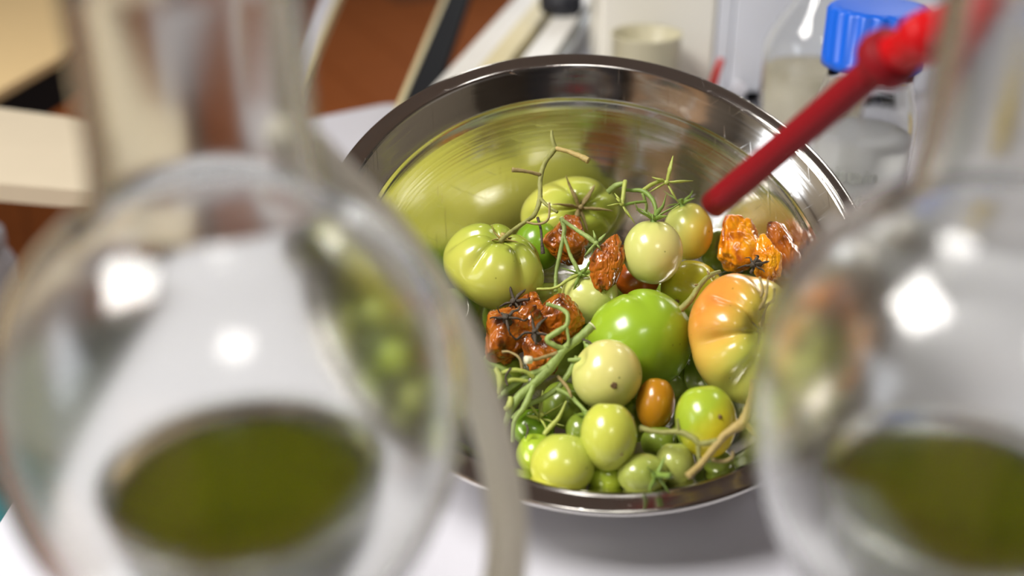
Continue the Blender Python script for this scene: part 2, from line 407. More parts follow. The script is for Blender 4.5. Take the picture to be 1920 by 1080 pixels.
for rot, sc_ in ((.6, (26, 900, 26)), (-.9, (700, 22, 22))):
    mp3 = q.n('ShaderNodeMapping'); mp3.inputs['Rotation'].default_value = (rot, rot*.5, rot); mp3.inputs['Scale'].default_value = sc_; q.l(tc_.outputs['Object'], mp3.inputs['Vector'])
    n5 = q.n('ShaderNodeTexNoise'); n5.inputs['Scale'].default_value = 1.0; n5.inputs['Detail'].default_value = 1; q.l(mp3.outputs[0], n5.inputs['Vector'])
    m5 = q.n('ShaderNodeMapRange'); m5.inputs[1].default_value = .70; m5.inputs[2].default_value = .76; m5.inputs[3].default_value = 0; m5.inputs[4].default_value = -.1; q.l(n5.outputs['Fac'], m5.inputs[0])
    a5 = q.n('ShaderNodeMath', operation='ADD'); q.l(hgt.outputs[0], a5.inputs[0]); q.l(m5.outputs[0], a5.inputs[1]); hgt = a5
q.l(hgt.outputs[0], bpn.inputs['Height']); q.l(bpn.outputs[0], b.inputs['Normal'])
mr = q.n('ShaderNodeMapRange'); mr.inputs[3].default_value = .04; mr.inputs[4].default_value = .20; q.l(nz.outputs['Fac'], mr.inputs[0]); q.l(mr.outputs[0], b.inputs['Roughness'])
M_steel = q.m
prof_in = [(.1665, .0), (.1652, -.0022), (.1636, -.0044), (.1600, -.0094), (.1565, -.0138), (.1535, -.0172), (.1526, -.0186), (.1524, -.0200)]
a9 = math.asin(.1520/.1622)-.012
for k in range(0, 27):
    a = a9*(1-k/26); prof_in.append((.1622*math.sin(a), .0372-.1622*math.cos(a)))
prof_in[-1] = (0, -.125)
prof_out = [(0, -.1264)]+[(r+.0010, z-.0012) for r, z in reversed(prof_in[7:-1])]+[(.1546, -.0180), (.1580, -.0135), (.1615, -.0090), (.1650, -.0062)]
rim = [(.1668, -.006), (.176, -.0058), (.1788, -.0048), (.1800, -.0028), (.1798, -.0008), (.1785, .0004), (.1765, .0003), (.172, -.0002), (.1685, .0002), (.1672, .0008)]
# closed loop: inner surface down, outer surface up, flange round
def bowl_part(name, prof, closed, parent, seg=192):
    me = lathe_me(name, prof, seg, closed)
    uv = me.uv_layers.new(name='UVMap')
    for p in me.polygons:
        aa = [math.atan2(me.vertices[me.loops[l].vertex_index].co.y, me.vertices[me.loops[l].vertex_index].co.x) for l in p.loop_indices]
        for l, a in zip(p.loop_indices, aa):
            if max(aa)-a > math.pi: a += 2*math.pi
            c = me.vertices[me.loops[l].vertex_index].co
            uv.data[l].uv = (a/(2*math.pi), (math.hypot(c.x, c.y)-c.z)*4)
    return link(name, me, M_steel, parent)
bowl = empty('steel_bowl', BC, 'large polished steel mixing bowl tilted forward and full of tomatoes', 'bowl')
bowl.rotation_mode = 'QUATERNION'; bowl.rotation_quaternion = BN.to_track_quat('Z', 'Y')
bowl_part('bowl_shell', prof_in+prof_out, False, bowl)
bowl_part('rolled_rim', rim, True, bowl)

# ------------------------------------------------------------ tomatoes
def tomato_mat(name, base, blush, rough=.24, speck=.5, pale=0.0, sss=.05):
    q = NT(name); b = q.b
    setb(b, Roughness=rough); b.inputs['Coat Weight'].default_value = .3; b.inputs['Coat Roughness'].default_value = .12
    b.inputs['Subsurface Weight'].default_value = sss; b.inputs['Subsurface Radius'].default_value = (.6, .9, .2); b.inputs['Subsurface Scale'].default_value = .004
    at = q.n('ShaderNodeAttribute', attribute_name='tone'); sp = q.n('ShaderNodeSeparateColor'); q.l(at.outputs['Color'], sp.inputs[0])
    tc = q.n('ShaderNodeTexCoord')
    nz = q.n('ShaderNodeTexNoise'); nz.inputs['Scale'].default_value = 45; nz.inputs['Detail'].default_value = 4; q.l(tc.outputs['Object'], nz.inputs['Vector'])
    ma = q.n('ShaderNodeMath', operation='MULTIPLY_ADD'); ma.inputs[1].default_value = .5; ma.inputs[2].default_value = -.25; q.l(nz.outputs['Fac'], ma.inputs[0])
    ad = q.n('ShaderNodeMath', operation='ADD', use_clamp=True); q.l(ma.outputs[0], ad.inputs[0]); q.l(sp.outputs[0], ad.inputs[1])
    mx = q.n('ShaderNodeMix', data_type='RGBA'); mx.inputs[6].default_value = base; mx.inputs[7].default_value = blush; q.l(ad.outputs[0], mx.inputs[0])
    # shoulder near the stem a bit deeper green
    mx2 = q.n('ShaderNodeMix', data_type='RGBA'); mx2.blend_type = 'MULTIPLY'; mx2.inputs[7].default_value = (.72, .86, .62, 1)
    q.l(sp.outputs[1], mx2.inputs[0]); q.l(mx.outputs[2], mx2.inputs[6])
    vo = q.n('ShaderNodeTexVoronoi'); vo.inputs['Scale'].default_value = 150; q.l(tc.outputs['Object'], vo.inputs['Vector'])
    n3 = q.n('ShaderNodeTexNoise'); n3.inputs['Scale'].default_value = 60; q.l(tc.outputs['Object'], n3.inputs['Vector'])
    l1 = q.n('ShaderNodeMath', operation='LESS_THAN'); l1.inputs[1].default_value = .12; q.l(vo.outputs['Distance'], l1.inputs[0])
    l2 = q.n('ShaderNodeMath', operation='GREATER_THAN'); l2.inputs[1].default_value = .58; q.l(n3.outputs['Fac'], l2.inputs[0])
    l3 = q.n('ShaderNodeMath', operation='MULTIPLY'); q.l(l1.outputs[0], l3.inputs[0]); q.l(l2.outputs[0], l3.inputs[1])
    l4 = q.n('ShaderNodeMath', operation='MULTIPLY'); l4.inputs[1].default_value = speck; q.l(l3.outputs[0], l4.inputs[0])
    mx3 = q.n('ShaderNodeMix', data_type='RGBA'); mx3.inputs[7].default_value = hexl(96, 98, 30); q.l(l4.outputs[0], mx3.inputs[0]); q.l(mx2.outputs[2], mx3.inputs[6])
    q.l(mx3.outputs[2], b.inputs['Base Color'])
    bp = q.n('ShaderNodeBump'); bp.inputs['Strength'].default_value = .05; bp.inputs['Distance'].default_value = .001
    q.l(nz.outputs['Fac'], bp.inputs['Height']); q.l(bp.outputs[0], b.inputs['Normal'])
    return q.m
G = {
 'olive': tomato_mat('skin_olive_green', hexl(160, 172, 68), hexl(190, 190, 84)),
 'pale': tomato_mat('skin_pale_green', hexl(200, 204, 116), hexl(222, 212, 130)),
 'paleo': tomato_mat('skin_pale_yellowing', hexl(198, 202, 108), hexl(222, 176, 56)),
 'bright': tomato_mat('skin_bright_green', hexl(118, 156, 32), hexl(150, 180, 44), speck=.3),
 'yellow': tomato_mat('skin_yellow_green', hexl(176, 188, 84), hexl(200, 202, 78)),
 'lime': tomato_mat('skin_lime', hexl(162, 184, 52), hexl(226, 200, 40)),
 'ripe': tomato_mat('skin_ripening', hexl(200, 202, 92), hexl(222, 140, 58)),
 'orange': tomato_mat('skin_orange', hexl(182, 124, 24), hexl(192, 138, 30), speck=.3),
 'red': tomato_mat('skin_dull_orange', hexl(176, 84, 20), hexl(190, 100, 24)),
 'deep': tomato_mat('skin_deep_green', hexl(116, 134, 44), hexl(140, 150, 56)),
 'grey': tomato_mat('skin_greyish_green', hexl(160, 170, 80), hexl(176, 180, 100)),
}
M_calyx = mat('fresh_calyx', hexl(120, 146, 62), .5, var=.25, nscale=200, bump=.3)
M_calyxy = mat('yellowing_calyx', hexl(168, 178, 84), .5, var=.25, nscale=200, bump=.3)
M_dry = mat('dried_stem', hexl(150, 132, 84), .65, var=.35, nscale=300, bump=.5)
M_dark = mat('blackened_stem', hexl(72, 62, 50), .7, var=.5, nscale=400, bump=.6)
M_vine = mat('green_vine', hexl(140, 160, 84), .55, var=.2, nscale=260, bump=.4)
M_vined = mat('olive_vine', hexl(142, 142, 76), .6, var=.35, nscale=260, bump=.5)
M_tan = mat('tan_vine', hexl(176, 154, 92), .6, var=.3, nscale=260, bump=.5)
M_cut = mat('cut_stem_end', hexl(226, 222, 190), .6)
M_scar = mat('blossom_scar', hexl(120, 92, 60), .8, var=.4, nscale=500, bump=.5)
SPH = []    # (name, centre, radius) for resting the vines
def tomato(key, px, py, rx, ry, d, skin, label, ax=(0, .3, .95), lobes=0, ld=.10, squash=.9, dent=.16, blush=None, scar=None, calyx=None, name='tomato', roll=0, sharp=.6, egg=0, tilt=0):
    """px,py,rx,ry: where it is seen and how large; d distance; ax: stem axis in camera frame (x right, y up, z towards the camera)"""
    c = P(px, py, d); sx, sy = rx/F*d, ry/F*d; sz = math.sqrt(sx*sy)
    bm = bmesh.new(); bmesh.ops.create_uvsphere(bm, u_segments=96, v_segments=56, radius=1)
    A = Vector(ax).normalized(); Q = A.to_track_quat('Z', 'Y').to_matrix() @ Matrix.Rotation(roll, 3, 'Z')
    rnd = random.Random(hash(key) % 1000 if False else sum(map(ord, key)))
    ph = [rnd.uniform(0, 6.28) for _ in range(6)]
    tone = []
    lob_ph = [2*math.pi*(i+rnd.uniform(-.22, .22))/max(lobes, 1) for i in range(lobes)]
    pts = []
    for v in bm.verts:
        u = v.co.normalized(); th = math.atan2(u.y, u.x); st = math.hypot(u.x, u.y); ct = u.z
        r = 1.0
        if lobes:
            g = 0
            for lp in lob_ph:
                dd = (th-lp+math.pi) % (2*math.pi)-math.pi; g += math.exp(-(abs(dd)/(.15+.10*(1-abs(ct))))**1.5)
            sm = max(0, min(1, (ct+.15)/.8)); sm = sm*sm*(3-2*sm); r -= ld*g*(st**.6)*(.10+.90*sm)
            r += ld*.35*math.sin(2*th+ph[0])*st
        r += .02*math.sin(2*th+ph[1])*st+.02*math.sin(3*th+ph[2])*st*ct
        z = ct*squash*r; x = u.x*r; y = u.y*r
        z -= dent*math.exp(-(st/.30)**2)*(1 if ct > 0 else 0)
        if ct < 0: z += .03*math.exp(-(st/.2)**2)
        if egg: k = 1-egg*ct; x *= k; y *= k
        pts.append(Vector((x, y, z)))
        tone.append([0, max(0, min(1, (ct-.55)/.45))*.7*(1 if lobes else .5), 0])
    rp = [Q @ p for p in pts]
    if tilt:
        R2 = Matrix.Rotation(tilt, 3, 'Z'); rp = [R2 @ p for p in rp]
    ex = [max(p[i] for p in rp) for i in range(3)]; en = [min(p[i] for p in rp) for i in range(3)]
    sc = (sx*2/(ex[0]-en[0]), sy*2/(ex[1]-en[1]), sz*2/(ex[2]-en[2])*.97)
    mid = [(ex[i]+en[i])/2 for i in range(3)]
    B = Vector(blush[:3]).normalized() if blush else None
    for v, p, t in zip(bm.verts, rp, tone):
        q_ = Vector(((p.x-mid[0])*sc[0], (p.y-mid[1])*sc[1], (p.z-mid[2])*sc[2]))
        if B: t[0] = max(0, min(1, .5+(p.normalized().dot(B))*blush[3]+blush[4]))
        v.co = c2w(q_)
    me = bpy.data.meshes.new(name); bm.to_mesh(me); bm.free()
    at = me.color_attributes.new('tone', 'FLOAT_COLOR', 'POINT')
    for i, t in enumerate(tone): at.data[i].color = (t[0], t[1], t[2], 1)
    o = link(name, me, G[skin]); o.location = c
    tag(o, label, 'tomato', 'fresh tomatoes in the steel bowl')
    SPH.append((c, sz, Vector((sx, sy, sz))))
    # stem point
    def surf(dirc):
        dv = Vector(dirc).normalized()
        best = max(range(len(rp)), key=lambda i: Vector((rp[i].x, rp[i].y, rp[i].z)).normalized().dot(dv))
        return me.vertices[best].co.copy()
    top = surf(tuple((Matrix.Rotation(tilt, 3, 'Z') @ A) if tilt else A)); An = c2w((Matrix.Rotation(tilt, 3, 'Z') @ A) if tilt else A).normalized()
    if calyx:
        n, L, m, wd = calyx[:4]; lift = calyx[4] if len(calyx) > 4 else .25
        stem = calyx[5] if len(calyx) > 5 else .006
        X = An.orthogonal().normalized(); Y = An.cross(X)
        V, Fc = tube_data([top-An*.001, top+An*stem*.5, top+An*stem], [.0024, .0016, .0018], seg=8)
        hub = link('calyx', pydata('calyx', V, Fc), m, o)
        for i in range(n):
            a = 2*math.pi*(i+rnd.uniform(-.2, .2))/n; dr_ = X*math.cos(a)+Y*math.sin(a); l = L*rnd.uniform(.75, 1.15); lf = lift*rnd.uniform(.3, 1.7)
            pp = [top+An*.0012, top+dr_*l*.35+An*l*(.10+lf*.4), top+dr_*l*.7+An*l*(.06+lf*.8), top+dr_*l*.95+An*l*(lf*rnd.uniform(.6, 1.8))]
            V, Fc = tube_data(pp, [wd*.6, wd, wd*.6, wd*.10], seg=6, per=4, wob=.3, flat=.45)
            link('sepal', pydata('sepal', V, Fc), m, hub)
    if scar:
        dx, dy, rs = scar; dz = math.sqrt(max(0, 1-(dx/rx)**2-(dy/ry)**2))
        sp_ = surf((dx/rx, -dy/ry, dz)); nn = sp_.normalized()
        V, Fc = [], []; X = nn.orthogonal().normalized(); Y = nn.cross(X); ss = rs/F*d
        V = [sp_+nn*.0012]+[sp_+(X*math.cos(k*.5236)+Y*math.sin(k*.5236))*ss*rnd.uniform(.7, 1.05)+nn*.0004 for k in range(12)]+[sp_+(X*math.cos(k*.5236)+Y*math.sin(k*.5236))*ss*.5+nn*(.0002+.0012*rnd.random()) for k in range(12)]
        Fc = [(1+k, 1+(k+1) % 12, 13+(k+1) % 12, 13+k) for k in range(12)]+[(0, 13+k, 13+(k+1) % 12) for k in range(12)]
        link('blossom_scar', pydata('blossom_scar', V, Fc), M_scar, o, smooth=False)
    return o, c+top, An
D = {'T1': 0.7629, 'T3': 0.8250, 'T4': 0.8016, 'T5': 0.7477, 'T6': 0.7993, 'T7': 0.8174, 'T8': 0.7724, 'T9': 0.7003, 'T10': 0.7288, 'T11': 0.6842, 'T12': 0.6848, 'T13': 0.6577, 'T14': 0.6467, 'T15': 0.648, 'T16': 0.6717, 'T17': 0.6904, 'T18': 0.6728, 'T19': 0.6446, 'T20': 0.6568, 'T21': 0.6542, 'T22': 0.7604, 'T23': 0.7728, 'T24': 0.7697, 'T26': 0.6842, 'T27': 0.6605, 'T28': 0.6751, 'S1': 0.779, 'S2': 0.7439, 'S3a': 0.7232, 'S3b': 0.7469, 'S3c': 0.7376, 'S3d': 0.7091, 'S4a': 0.7924, 'S4b': 0.7608, 'S4c': 0.7782, 'L0': 0.7824, 'L1': 0.7983, 'L2': 0.8014, 'L3': 0.817, 'L4': 0.7083, 'L5': 0.7051, 'L6': 0.7442, 'L7': 0.766, 'L8': 0.7878, 'L9': 0.7352}
def T(k, px, py, rx, ry, *a, **kw): return tomato(k, px, py, rx, ry, D[k], *a, **kw)
t1, t1top, t1n = T('T1', 925, 500, 95, 82, 'olive', 'large ribbed olive green tomato at the left, olive vine rising from its stem', ax=(.22, .72, .45), lobes=6, ld=.17, squash=.82, dent=.22, blush=(-.5, -.3, .5, .5, 0), calyx=(6, .011, M_tan, .0014, .5))
t3, t3top, t3n = T('T3', 1069, 400, 93, 70, 'olive', 'large lobed green tomato at the back with a dried pale calyx', ax=(.22, .12, .9), lobes=5, ld=.15, squash=.8, dent=.2, blush=(-.6, .2, .3, .6, 0), calyx=(6, .022, M_dry, .0022, .5))
T('T4', 1008, 462, 45, 48, 'bright', 'bright green tomato wedged between the ribbed tomato and the back one', ax=(.1, .9, -.3))
t5, t5top, t5n = T('T5', 1224, 473, 56, 60, 'pale', 'pale round green tomato with a green calyx and truss on top', ax=(.0, .97, .15), dent=.08, squash=1.0, blush=(.9, -.1, .2, .7, 0), calyx=(7, .019, M_calyx, .0018, .35, .004))
t6, t6top, t6n = T('T6', 1290, 435, 46, 54, 'paleo', 'pale tomato yellowing on its right side behind the trussed one', ax=(-.25, .85, .2), dent=.06, squash=1.0, blush=(.9, -.3, .1, .7, -.1), calyx=(5, .014, M_calyx, .0012, .5, .005))
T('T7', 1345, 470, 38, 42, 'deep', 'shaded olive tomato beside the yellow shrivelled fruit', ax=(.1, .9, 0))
T('T8', 1300, 545, 62, 57, 'lime', 'smooth green tomato above the large ripening one', ax=(.5, .3, .3), blush=(0, .8, .2, .3, -.2), scar=(-35, 20, 5))
t9, t9top, t9n = T('T9', 1398, 634, 109, 122, 'ripe', 'largest ribbed tomato, green turning orange, on the right', ax=(.22, .24, .85), lobes=7, ld=.20, squash=.72, dent=.30, blush=(-.75, .6, -.1, .9, -.36), calyx=(5, .012, M_dark, .0012, .8))
T('T10', 1197, 641, 102, 100, 'bright', 'big bright green tomato in the centre of the pile', ax=(-.35, .8, -.3), lobes=4, ld=.07, squash=.9, blush=(-.4, .7, .3, .5, 0), roll=.4)
T('T11', 1138, 703, 66, 67, 'pale', 'pale tomato with a brown blossom scar left of the orange one', ax=(-.78, .45, .25), dent=.2, squash=1.0, blush=(.2, .5, .3, .4, 0), scar=(8, 17, 7.5))
T('T12', 1229, 758, 37, 49, 'orange', 'small oval orange tomato', ax=(.1, .9, 0), squash=1.3)
T('T13', 1323, 790, 57, 67, 'lime', 'green tomato yellowing at lower right behind the tan twig', ax=(-.1, .8, -.3), squash=1.15, blush=(.65, -.75, .1, .9, -.15), scar=(18, -15, 5), egg=-.05)
T('T14', 1141, 819, 53, 63, 'yellow', 'egg shaped yellow green tomato leaning on the front pale one', ax=(-.1, .95, -.1), squash=1.15, tilt=-.15, scar=(18, 30, 3), blush=(0, .3, .3, .3, 0))
T('T15', 1055, 870, 61, 57, 'yellow', 'yellow green tomato at the front rim, left, in full view', ax=(.1, .9, -.2), squash=1.1, blush=(-.6, -.5, .2, .6, .1), egg=.06)
T('T16', 1006, 852, 38, 38, 'lime', 'small green tomato half hidden left of the front rim tomato', ax=(0, .8, .2))
T('T17', 1000, 803, 40, 36, 'bright', 'green tomato under a spread green calyx at lower left', ax=(.3, .6, .6), calyx=(6, .016, M_calyxy, .0016, .35, .006))
T('T18', 1092, 806, 32, 32, 'deep', 'small green tomato peeking out left of the egg shaped one', ax=(.2, .8, .4), calyx=(5, .010, M_calyx, .001, .3, .004))
T('T19', 1205, 889, 48, 39, 'grey', 'greyish green tomato at the front rim with an upright stem', ax=(.45, .1, .8), dent=.1, calyx=(4, .014, M_calyx, .0013, .3, .014))
T('T20', 1265, 872, 38, 41, 'grey', 'dull olive tomato behind the front one with upright stem', ax=(0, .9, -.2), squash=1.1, blush=(0, 1, 0, .2, -.3))
T('T21', 1137, 895, 34, 32, 'lime', 'pale green tomato between the two front rim tomatoes', ax=(0, .9, 0))
T('T22', 1105, 555, 54, 52, 'pale', 'pale tomato below the shrivelled pair, behind the big green one', ax=(-.2, .8, .3), calyx=(5, .014, M_calyx, .0012, .4, .004))
T('T23', 1195, 525, 42, 34, 'red', 'dull orange tomato in the shade below the trussed one', ax=(0, .9, 0))
T('T24', 1030, 556, 30, 26, 'yellow', 'small yellowish tomato behind the shrivelled cluster', ax=(0, .9, 0))
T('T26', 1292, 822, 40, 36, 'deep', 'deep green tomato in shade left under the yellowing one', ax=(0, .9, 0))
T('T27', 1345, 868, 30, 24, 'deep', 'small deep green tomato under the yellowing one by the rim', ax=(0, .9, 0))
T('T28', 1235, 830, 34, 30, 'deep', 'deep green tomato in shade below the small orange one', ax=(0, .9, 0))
# lower layer that carries the pile
low = [(1060, 640, 84, .800), (960, 590, 70, .815), (1150, 540, 70, .86), (1240, 580, 76, .83), (1060, 760, 58, .742), (1180, 790, 56, .735), (1330, 700, 60, .775), (1250, 700, 62, .80), (1400, 560, 60, .835), (940, 700, 56, .765)]
lows = ['behind the shrivelled cluster', 'below the ribbed left tomato', 'below the back tomatoes', 'below the smooth green one', 'below the green vine', 'below the small orange one', 'left under the largest one', 'under the big bright green one', 'behind the largest one', 'at far left under the green vine']
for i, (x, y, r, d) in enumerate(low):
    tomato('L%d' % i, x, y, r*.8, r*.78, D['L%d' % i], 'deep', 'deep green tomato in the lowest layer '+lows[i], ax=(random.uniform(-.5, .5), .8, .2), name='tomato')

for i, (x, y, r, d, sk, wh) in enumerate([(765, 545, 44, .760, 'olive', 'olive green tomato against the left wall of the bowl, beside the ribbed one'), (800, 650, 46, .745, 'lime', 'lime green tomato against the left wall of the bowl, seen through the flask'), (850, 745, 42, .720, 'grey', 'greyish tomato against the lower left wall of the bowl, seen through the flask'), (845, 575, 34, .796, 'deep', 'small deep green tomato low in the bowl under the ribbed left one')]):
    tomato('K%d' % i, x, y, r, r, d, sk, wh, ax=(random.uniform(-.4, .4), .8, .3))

# ------------------------------------------------------------ shrivelled tomatoes
def shrivel_mat(name, c1, c2, c3):
    q = NT(name); b = q.b; setb(b, Roughness=.25); b.inputs['Coat Weight'].default_value = .5; b.inputs['Coat Roughness'].default_value = .12
    tc = q.n('ShaderNodeTexCoord'); nz = q.n('ShaderNodeTexNoise'); nz.inputs['Scale'].default_value = 70; nz.inputs['Detail'].default_value = 5
    q.l(tc.outputs['Object'], nz.inputs['Vector'])
    cr = q.n('ShaderNodeValToRGB'); e_ = cr.color_ramp.elements; e_[0].position = .36; e_[0].color = c3; e_[1].position = .70; e_[1].color = c1
    m_ = cr.color_ramp.elements.new(.47); m_.color = c2
    q.l(nz.outputs['Fac'], cr.inputs[0]); q.l(cr.outputs[0], b.inputs['Base Color'])
    n2 = q.n('ShaderNodeTexNoise'); n2.inputs['Scale'].default_value = 260; n2.inputs['Detail'].default_value = 3; q.l(tc.outputs['Object'], n2.inputs['Vector'])
    bp = q.n('ShaderNodeBump'); bp.inputs['Strength'].default_value = .25; bp.inputs['Distance'].default_value = .001; q.l(n2.outputs['Fac'], bp.inputs['Height']); q.l(bp.outputs[0], b.inputs['Normal'])
    return q.m
M_sh = shrivel_mat('shrivelled_orange_skin', hexl(192, 112, 28), hexl(164, 86, 18), hexl(88, 42, 12))
M_shy = shrivel_mat('shrivelled_yellow_skin', hexl(240, 172, 24), hexl(232, 142, 16), hexl(170, 84, 12))
def shrivel(px, py, rx, ry, d, m, label, seed, tilt=0, cal=None, amp=1.0):
    c = P(px, py, d); sx, sy = rx/F*d, ry/F*d; sz = min(sx, sy)*.85
    bm = bmesh.new(); bmesh.ops.create_icosphere(bm, subdivisions=6, radius=1)
    off = Vector((seed*3.7, seed*1.3, seed*2.1)); pts = []; rp_ = random.Random(seed*11); planes = [(Vector((rp_.gauss(0, 1), rp_.gauss(0, 1), rp_.gauss(0, 1))).normalized(), rp_.uniform(.62, .92)) for _ in range(20)]
    for v in bm.verts:
        u = v.co.normalized()
        w_ = u+Vector((noise.noise(u*2+off), noise.noise(u*2+off+Vector((9, 0, 0))), noise.noise(u*2+off+Vector((0, 9, 0)))))*.16
        w_.normalize(); fs = sorted(h_/max(.05, w_.dot(n_)) for n_, h_ in planes)[:3]
        kk = max(0, 1-(fs[1]-fs[0])/.05); r = fs[0]-kk*kk*.012
        r = 1-(1-r)*amp if r < 1 else 1+(r-1)*.4
        r -= amp*.16*max(0, .22-abs(noise.noise(u*1.9+off)))/.22*abs(noise.noise(u*1.1+off*2))*2
        r += amp*.030*(1-2*abs(noise.noise(w_*5+off)))+amp*.012*noise.noise(w_*13+off)
        pts.append(u*r)
    R2 = Matrix.Rotation(tilt, 3, 'Z'); ex = [max(p[i] for p in pts) for i in range(3)]; en = [min(p[i] for p in pts) for i in range(3)]
    for v, p in zip(bm.verts, pts):
        q_ = Vector(((p.x-(ex[0]+en[0])/2)*2*sx/(ex[0]-en[0]), (p.y-(ex[1]+en[1])/2)*2*sy/(ex[1]-en[1]), p.z*2*sz/(ex[2]-en[2])))
        v.co = c2w(R2 @ q_)
    me = bpy.data.meshes.new('shrivelled_tomato'); bm.to_mesh(me); bm.free()
    o = link('shrivelled_tomato', me, m); o.location = c; tag(o, label, 'tomato', 'shrivelled tomatoes in the steel bowl')
    SPH.append((c, sz, Vector((sx, sy, sz))))
    if cal:
        cx, cyy, n, L = cal; a_ = P(cx, cyy, d-sz*.95)-c; An = (P(cx, cyy, d-sz*.95)-c).normalized(); X = An.orthogonal().normalized(); Y = An.cross(X)
        V, Fc = tube_data([a_-An*.003, a_+An*.002, a_+An*.005], [.003, .0022, .0018], seg=8, wob=.5); hub = link('calyx', pydata('calyx', V, Fc), M_dark, o)
        rn_ = random.Random(seed)
        for i in range(n):
            a = 2*math.pi*(i+rn_.uniform(-.3, .3))/n; dr_ = X*math.cos(a)+Y*math.sin(a); l = L*rn_.uniform(.7, 1.3)
            V, Fc = tube_data([a_+An*.002, a_+dr_*l*.4+An*l*.3, a_+dr_*l*.8+An*l*rn_.uniform(-.1, .5), a_+dr_*l+An*l*rn_.uniform(-.1, .8)], [.001, .0013, .0009, .0002], seg=6, per=4, wob=.5, flat=.6)
            link('sepal', pydata('sepal', V, Fc), M_dark, hub)
    return o
shrivel(1060, 450, 44, 49, D['S1'], M_sh, 'shrivelled orange tomato in front of the large back tomato', 1)
shrivel(1137, 493, 33, 57, D['S2'], M_sh, 'narrow shrivelled orange tomato left of the pale trussed one', 2, tilt=-.12)
shrivel(956, 626, 52, 68, D['S3a'], M_sh, 'shrivelled brown orange tomato at the left end of the cluster', 3, tilt=-.35, cal=(950, 600, 5, .012))
shrivel(988, 582, 40, 40, D['S3b'], M_sh, 'shrivelled orange tomato at the top of the cluster with black sepals', 4, cal=(968, 568, 6, .014))
shrivel(1050, 600, 46, 50, D['S3c'], M_sh, 'shrivelled orange tomato at the right of the cluster', 5, tilt=.2)
shrivel(1014, 662, 36, 42, D['S3d'], M_sh, 'shrivelled orange tomato at the bottom of the cluster behind the vine', 6, cal=(1005, 630, 5, .013))
shrivel(1386, 458, 38, 54, D['S4a'], M_shy, 'crumpled yellow orange tomato left of its crumpled neighbour', 7, tilt=-.2)
shrivel(1438, 485, 30, 48, D['S4b'], M_shy, 'crumpled bright yellow tomato above the largest ribbed one', 8, tilt=.15, cal=(1418, 494, 6, .009))
shrivel(1468, 468, 28, 58, D['S4c'], M_sh, 'crumpled orange tomato touching the right side of the bowl', 9, tilt=.35, amp=.6)

# ------------------------------------------------------------ vines
def surf_depth(px, py):
    best = None; o_ = Vector((0, 0, H)); dirw = c2w(((px-960)/F, -(py-540)/F, -1)); a = dirw.dot(dirw)
    for c, r, _ in SPH:
        oc = o_-c; b_ = oc.dot(dirw); q_ = b_*b_-a*(oc.dot(oc)-r*r)
        if q_ > 0:
            t = (-b_-math.sqrt(q_))/a
            if best is None or t < best: best = t
    return best
def vpath(pts, rad, lift=.002):
    """pts (px,py[,d]) lies on the pile unless d is given"""
    ds = []
    for p in pts: ds.append(p[2] if len(p) > 2 else surf_depth(p[0], p[1]))
    n = len(ds)
    for i in range(n):
        if ds[i] is None:
            prev = next((ds[j] for j in range(i-1, -1, -1) if ds[j]), None); nxt = next((ds[j] for j in range(i+1, n) if ds[j]), None)
            ds[i] = (prev or nxt or .75) if not (prev and nxt) else (prev+nxt)/2
    fixed = [len(p) > 2 for p in pts]
    for it in range(3):
        s = ds[:]
        for i in range(1, n-1):
            if not fixed[i]: s[i] = min(ds[i], (ds[i-1]+ds[i]+ds[i+1])/3)
        ds = s
    return [P(p[0], p[1], d-(0 if fixed[i] else lift+max(rad)*.8)) for i, (p, d) in enumerate(zip(pts, ds))]
def branch(name, pts, rad, m, parent, org, cut=False, **k):
    pp = vpath(pts, rad); r = [x/F*.72 for x in rad] if max(rad) > .1 else rad
    kw = dict(seg=10, per=7, wob=.22); kw.update(k)
    V, Fc = tube_data(pp, r, **kw)
    o = link(name, pydata(name, [v-org for v in V], Fc), m, parent)
    if cut:
        d_ = (pp[0]-pp[1]).normalized(); V, Fc = tube_data([pp[0], pp[0]+d_*.0006], [r[0]*1.15, r[0]*1.1], seg=12, per=2)
        link('cut_end', pydata('cut_end', [v-org for v in V], Fc), M_cut, o if False else parent)
    return o
def vp(rad): return [x/F*.72 for x in rad]
# olive vine growing out of the ribbed tomato
org = t1.location
def br(pts, rad, m, parent, org, name='branch', **k): return branch(name, pts, vp(rad), m, parent, org, **k)
vine = br([(938, 452), (962, 432, .742), (985, 416, .745), (1002, 402, .75), (1012, 375, .755), (1013, 335, .76), (1022, 305, .765), (1041, 278, .77)], [5, 4.5, 4, 4.5, 5, 5, 5, 5.5], M_vined, t1, org, name='vine')
br([(1041, 278, .77), (1062, 283, .765), (1085, 292, .76), (1104, 301, .757)], [5, 4.5, 5.5, 7], M_tan, vine, Vector((0, 0, 0))+org)
br([(1041, 278, .77), (1036, 262, .77), (1034, 245, .772)], [5, 4, 2.5], M_vined, vine, org)
br([(1013, 328, .76), (990, 322, .757), (960, 318, .755)], [4, 3.5, 5], M_dry, vine, org)
br([(1012, 372, .755), (1030, 388, .75), (1045, 398, .745)], [4, 3, 3], M_vined, vine, org)
br([(1008, 408, .75), (1014, 430, .745), (1016, 455, .742), (1018, 476, .742)], [3, 2.5, 2.5, 4.5], M_dark, vine, org)
br([(985, 416, .745), (1010, 420, .742), (1028, 410, .74), (1030, 380, .742)], [2.5, 2.5, 2.5, 2], M_dry, vine, org)
